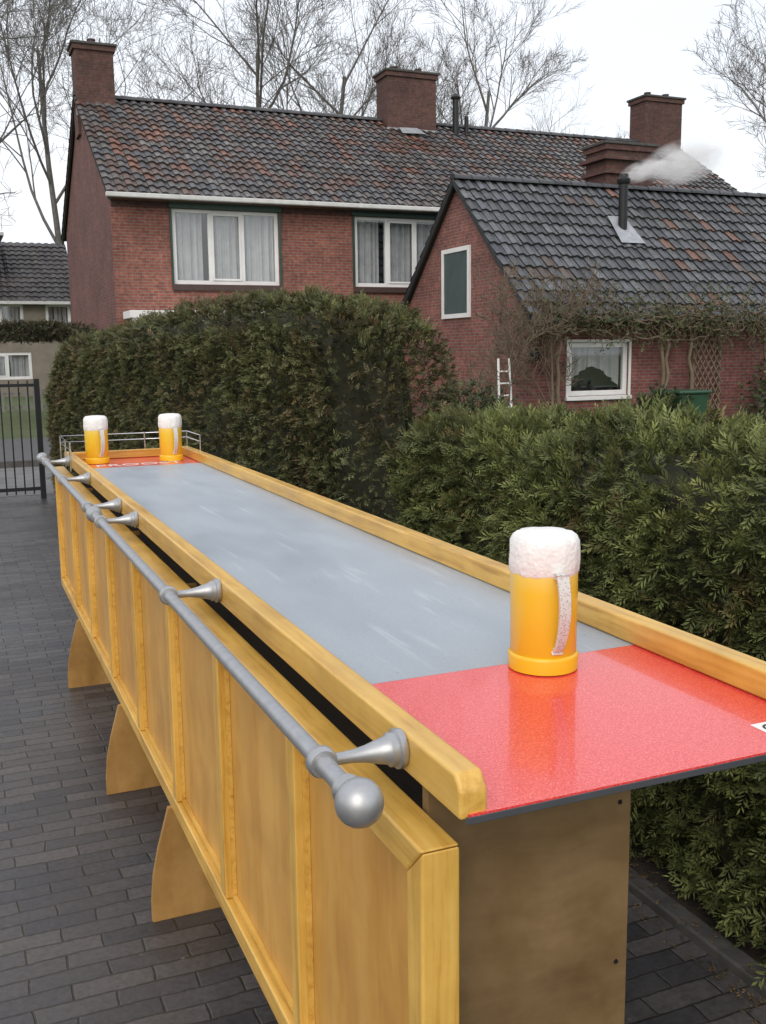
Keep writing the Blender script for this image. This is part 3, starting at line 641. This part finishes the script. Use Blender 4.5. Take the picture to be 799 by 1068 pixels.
# ------------------------------------------------------------ bare trees
bark=plain('bark',(.14,.13,.12),.9,0,.3,6)
def tree(name,x,y,H,seed,spread=1.0,r0=None,levels=5,trunk=.3,z0=0,mat=None,thin=.006,nb=(7,6,5,4,3)):
    r=random.Random(seed); c=bpy.data.curves.new(name,'CURVE'); c.dimensions='3D'; c.bevel_depth=1; c.bevel_resolution=0
    c.materials.append(mat or bark)
    r0=r0 or H*.016
    def branch(p,d,l,rad,lev):
        n=6 if lev<3 else 4; pts=[p.copy()]; dirs=[d.copy()]; q=p.copy(); dd=d.copy()
        for i in range(n):
            dd=(dd+Vector((r.gauss(0,.10),r.gauss(0,.10),r.gauss(.04,.06)))*(1 if lev else .35)).normalized(); q=q+dd*l/n; pts.append(q.copy()); dirs.append(dd.copy())
        s=c.splines.new('POLY'); s.points.add(n)
        for i,pp in enumerate(pts):
            s.points[i].co=(*pp,1); s.points[i].radius=max(thin,rad*(1-.62*i/n))
        if lev>=levels: return
        k=nb[min(lev,len(nb)-1)]+r.randint(0,1)
        for j in range(k):
            t=(trunk if lev==0 else .2)+(1-(trunk if lev==0 else .2))*(j+r.random())/k; t=min(t,.99); i=int(t*n); fr=t*n-i
            bp=pts[i].lerp(pts[i+1],fr); bd=dirs[i]
            az=r.uniform(0,2*math.pi); o=bd.orthogonal().normalized(); o2=bd.cross(o); side=(o*math.cos(az)+o2*math.sin(az))
            ang=r.uniform(.45,.95)*spread
            nd=(bd*math.cos(ang)+side*math.sin(ang)+Vector((0,0,.18))).normalized()
            branch(bp,nd,l*r.uniform(.45,.72)*(1-.35*t if lev==0 else 1-.2*t),max(thin,rad*(1-.55*t)*.55),lev+1)
    branch(Vector((x,y,z0)),Vector((r.gauss(0,.03),r.gauss(0,.03),1)).normalized(),H*.8,r0,0)
    return link(bpy.data.objects.new(name,c))
tree('bare_tree',-1.2,36,18,21,1.15,.22,nb=(9,6,5,4,3))
tree('bare_tree',5.4,50,19,12,1.1,.20)
tree('bare_tree',13.6,46,18.5,13,1.0,.22)
tree('bare_tree',18.0,48,18.5,14,1.0,.22)
tree('bare_tree',24.6,47,18,15,.9,.24)
tree('bare_tree',40,66,18,16,1.0,.22,4)
tree('bare_tree',49,66,17,17,1.0,.22,4)
tree('bare_tree',33.0,34,15,18,1.05,.22)
vine=plain('vine_bark',(.15,.115,.08),.9)
tree('bare_shrub',9.2,15.7,2.6,31,1.2,.03,4,.1,0,vine,.005,(9,6,4,3))
tree('bare_shrub',10.2,15.9,2.9,32,1.2,.035,4,.1,0,vine,.005,(9,6,4,3))
cl_=bpy.data.curves.new('climbing_vine','CURVE'); cl_.dimensions='3D'; cl_.bevel_depth=1; cl_.bevel_resolution=1; cl_.materials.append(vine)
r=random.Random(5)
def vs(pts,ra,rb):
    s=cl_.splines.new('POLY'); s.points.add(len(pts)-1)
    for i,p in enumerate(pts): s.points[i].co=(*p,1); s.points[i].radius=ra+(rb-ra)*i/(len(pts)-1)
for x in (12.75,12.85,10.4,13.45,15.3): vs([(x+r.gauss(0,.03),16.1+r.gauss(0,.03),z) for z in np.linspace(0,2.3,9)],.05,.03)
lp=[]
for k in range(34):
    x=r.uniform(9.8,15.5); z=r.uniform(1.95,2.4); p=[(x,16.0,z)]
    for i in range(14):
        x+=r.uniform(.05,.18)*(1 if k%2 else -1); z+=r.gauss(0,.05); z=min(2.6,max(1.8,z)); p.append((x,16.0+r.gauss(0,.05),z)); lp.append((x,16.0,z))
    vs(p,.020,.007)
for k in range(170):
    x=r.uniform(9.8,16); z=r.uniform(2.0,2.5); p=[(x,15.97,z)]; up=r.random()<.5
    for i in range(7):
        x+=r.gauss(0,.06); z+=r.uniform(.02,.10)*(1 if up else -1); p.append((x,15.97+r.gauss(0,.03),z))
        if r.random()<.4: lp.append((x,15.97,z))
    vs(p,.009,.004)
co=link(bpy.data.objects.new('climbing_vine',cl_))
n=2200; idx=rng.integers(0,len(lp),n); P=np.array(lp)[idx]+rng.normal(0,.07,(n,3)); D=rng.normal(0,1,(n,3)); D/=np.linalg.norm(D,axis=1)[:,None]; Sd=np.cross(D,rng.normal(0,1,(n,3))); Sd/=np.linalg.norm(Sd,axis=1)[:,None]
C=np.array([(.07,.085,.035)]*n)*rng.uniform(.6,1.5,(n,1)); leafmesh('vine_leaves',P,D,Sd,np.full(n,.09),C,3,.017,leafm,co)

def bush(name,x,y,z,R,n,pal,seed,size=.11,sz=1.0,wid=.018,sx=1.0):
    rr=np.random.default_rng(seed); d=rr.normal(0,1,(n,3)); d/=np.linalg.norm(d,axis=1)[:,None]; rad=R*rr.uniform(.5,1.05,n)
    rad*=np.array([1+.4*noise.noise(Vector(q)*2.2+Vector((seed,0,0))) for q in d])
    P=d*rad[:,None]; P[:,2]*=sz; P[:,0]*=sx; P=P+np.array([x,y,z]); P[:,2]=np.abs(P[:,2])
    D=d+rr.normal(0,.6,(n,3)); D/=np.linalg.norm(D,axis=1)[:,None]; Sd=np.cross(D,rr.normal(0,1,(n,3))); Sd/=np.linalg.norm(Sd,axis=1)[:,None]
    C=np.array(pal)[rr.integers(0,len(pal),n)]*rr.uniform(.5,1.3,(n,1)); e=empty(name)
    leafmesh('foliage',P,D,Sd,size*rr.uniform(.6,1.2,n),C,5,wid,leafm,e); return e
pg=[(.05,.07,.03),(.08,.10,.045),(.045,.05,.025)]
bush('garden_shrub',12.0,15.2,.3,.6,1300,pg,1); bush('garden_shrub',15.6,15.3,.6,1.0,2500,pg,2); bush('garden_shrub',8.0,15.0,.3,.8,1500,pg,3)
bush('pleached_hedge',1.9,27,2.25,1.0,4500,[(.05,.055,.03),(.07,.065,.035)],4,.13,.20,.012,1.6)

# ------------------------------------------------------------ distant neighbour house
d=empty('rendered_house')
DX0,DX1,DY=-9.0,4.9,44.0
rend=plain('grey_render',(.22,.195,.16),.85,0,.15,2)
ops=[(.4,2.9,2.75,3.75),(3.75,4.75,2.75,3.75),(.4,3.1,.7,1.8),(-4,-1.5,2.75,3.75),(-4,-1.5,.7,1.8)]
wall_front('front_wall',DX0,DX1,0,4.0,DY,ops,rend,d)
for i,o in enumerate(ops): window('window_%d'%i,*o,DY,d,panes=(1,1,1) if i!=1 else (1,),fr=.12,seed=20+i)
mesh('side_walls',[(DX1,DY,0),(DX1,DY+8,0),(DX1,DY+8,4.0),(DX1,DY+4,6.5),(DX1,DY,4.0),(DX0,DY,0),(DX0,DY+8,0),(DX0,DY+8,4.0),(DX0,DY+4,6.5),(DX0,DY,4.0)],[(0,1,2,3,4),(5,9,8,7,6),(1,6,7,2)],rend,d)
palD=([(.05,.045,.045),(.065,.055,.05)],[1,1],[0,0])
pantile('roof_front',DX0-.2,DX1+.2,DY-.4,3.8,DY+4,6.55,palD,d,7,.3,.4)
pantile('roof_back',DX0-.2,DX1+.2,DY+8.4,3.8,DY+4,6.55,palD,d,8,.3,.4)
box('gutter',DX0-.2,DX1+.2,DY-.52,DY-.41,3.7,3.82,offwhite,d)
box('dormer',.3,2.2,DY+1.0,DY+3.6,5.2,6.5,plain('dormer_clad',(.05,.05,.05),.6),d); box('dormer_roof',.1,2.4,DY+.8,DY+3.7,6.5,6.62,offwhite,d)
window('dormer_window',.5,2.0,5.5,6.2,DY+.80,d,panes=(1,1,1),fr=.10,seed=31)
pf=empty('picket_fence')
boxes('pickets',[(-9,4.6,32,32.05,.5,.58),(-9,4.6,32,32.05,.1,.16)]+[(x,x+.06,31.96,31.99,0,.75) for x in np.arange(-9,4.6,.22)],plain('grey_fence',(.2,.2,.19),.8),pf)

# ------------------------------------------------------------ light
Wd=bpy.data.worlds.new('World'); S.world=Wd; Wd.use_nodes=True; N=Wd.node_tree.nodes; L=Wd.node_tree.links; N.clear()
el=math.radians(38)
sk=N.new('ShaderNodeTexSky'); sk.sky_type='NISHITA'; sk.sun_disc=False; sk.sun_elevation=el; sk.dust_density=6; sk.air_density=1.2
b1=N.new('ShaderNodeBackground'); b1.inputs[1].default_value=.05
L.new(sk.outputs[0],b1.inputs[0])
b2=N.new('ShaderNodeBackground'); b2.inputs[1].default_value=.97
t=N.new('ShaderNodeTexCoord'); mp=N.new('ShaderNodeMapping'); mp.inputs['Scale'].default_value=(1,1,3); L.new(t.outputs['Generated'],mp.inputs[0])
n=nz(N,L,mp.outputs[0],1.3,4,.5); rr=ramp(N,[(.3,(.87,.90,.95)),(.7,(.96,.97,1))]); L.new(n.outputs[0],rr.inputs[0]); L.new(rr.outputs[0],b2.inputs[0])
ad=N.new('ShaderNodeAddShader'); L.new(b1.outputs[0],ad.inputs[0]); L.new(b2.outputs[0],ad.inputs[1])
wo=N.new('ShaderNodeOutputWorld'); L.new(ad.outputs[0],wo.inputs[0])
sl_=bpy.data.lights.new('sun','SUN'); sl_.energy=.75; sl_.angle=math.radians(40); sl_.color=(1,.97,.93)
so=link(bpy.data.objects.new('sun',sl_))
sd=Vector((-math.cos(el)*.55,-math.cos(el)*.835,math.sin(el)))
so.rotation_euler=sd.to_track_quat('Z','Y').to_euler()
sk.sun_rotation=math.atan2(sd.x,sd.y)

# ------------------------------------------------------------ camera
yaw=math.radians(22.96); pit=math.radians(9.06); rho=math.radians(.70)
R=Vector((math.cos(yaw),-math.sin(yaw),0)); F=Vector((math.sin(yaw)*math.cos(pit),math.cos(yaw)*math.cos(pit),-math.sin(pit))); U=R.cross(F)
cr=R*math.cos(rho)-U*math.sin(rho); cu=R*math.sin(rho)+U*math.cos(rho)
mt=Matrix((( cr.x,cu.x,-F.x,0),(cr.y,cu.y,-F.y,0),(cr.z,cu.z,-F.z,1.65),(0,0,0,1)))
cd=bpy.data.cameras.new('camera'); cd.sensor_fit='VERTICAL'; cd.sensor_height=36; cd.lens=35.39; cd.clip_end=1500; cd.clip_start=.05
cam=link(bpy.data.objects.new('camera',cd)); cam.matrix_world=mt; S.camera=cam
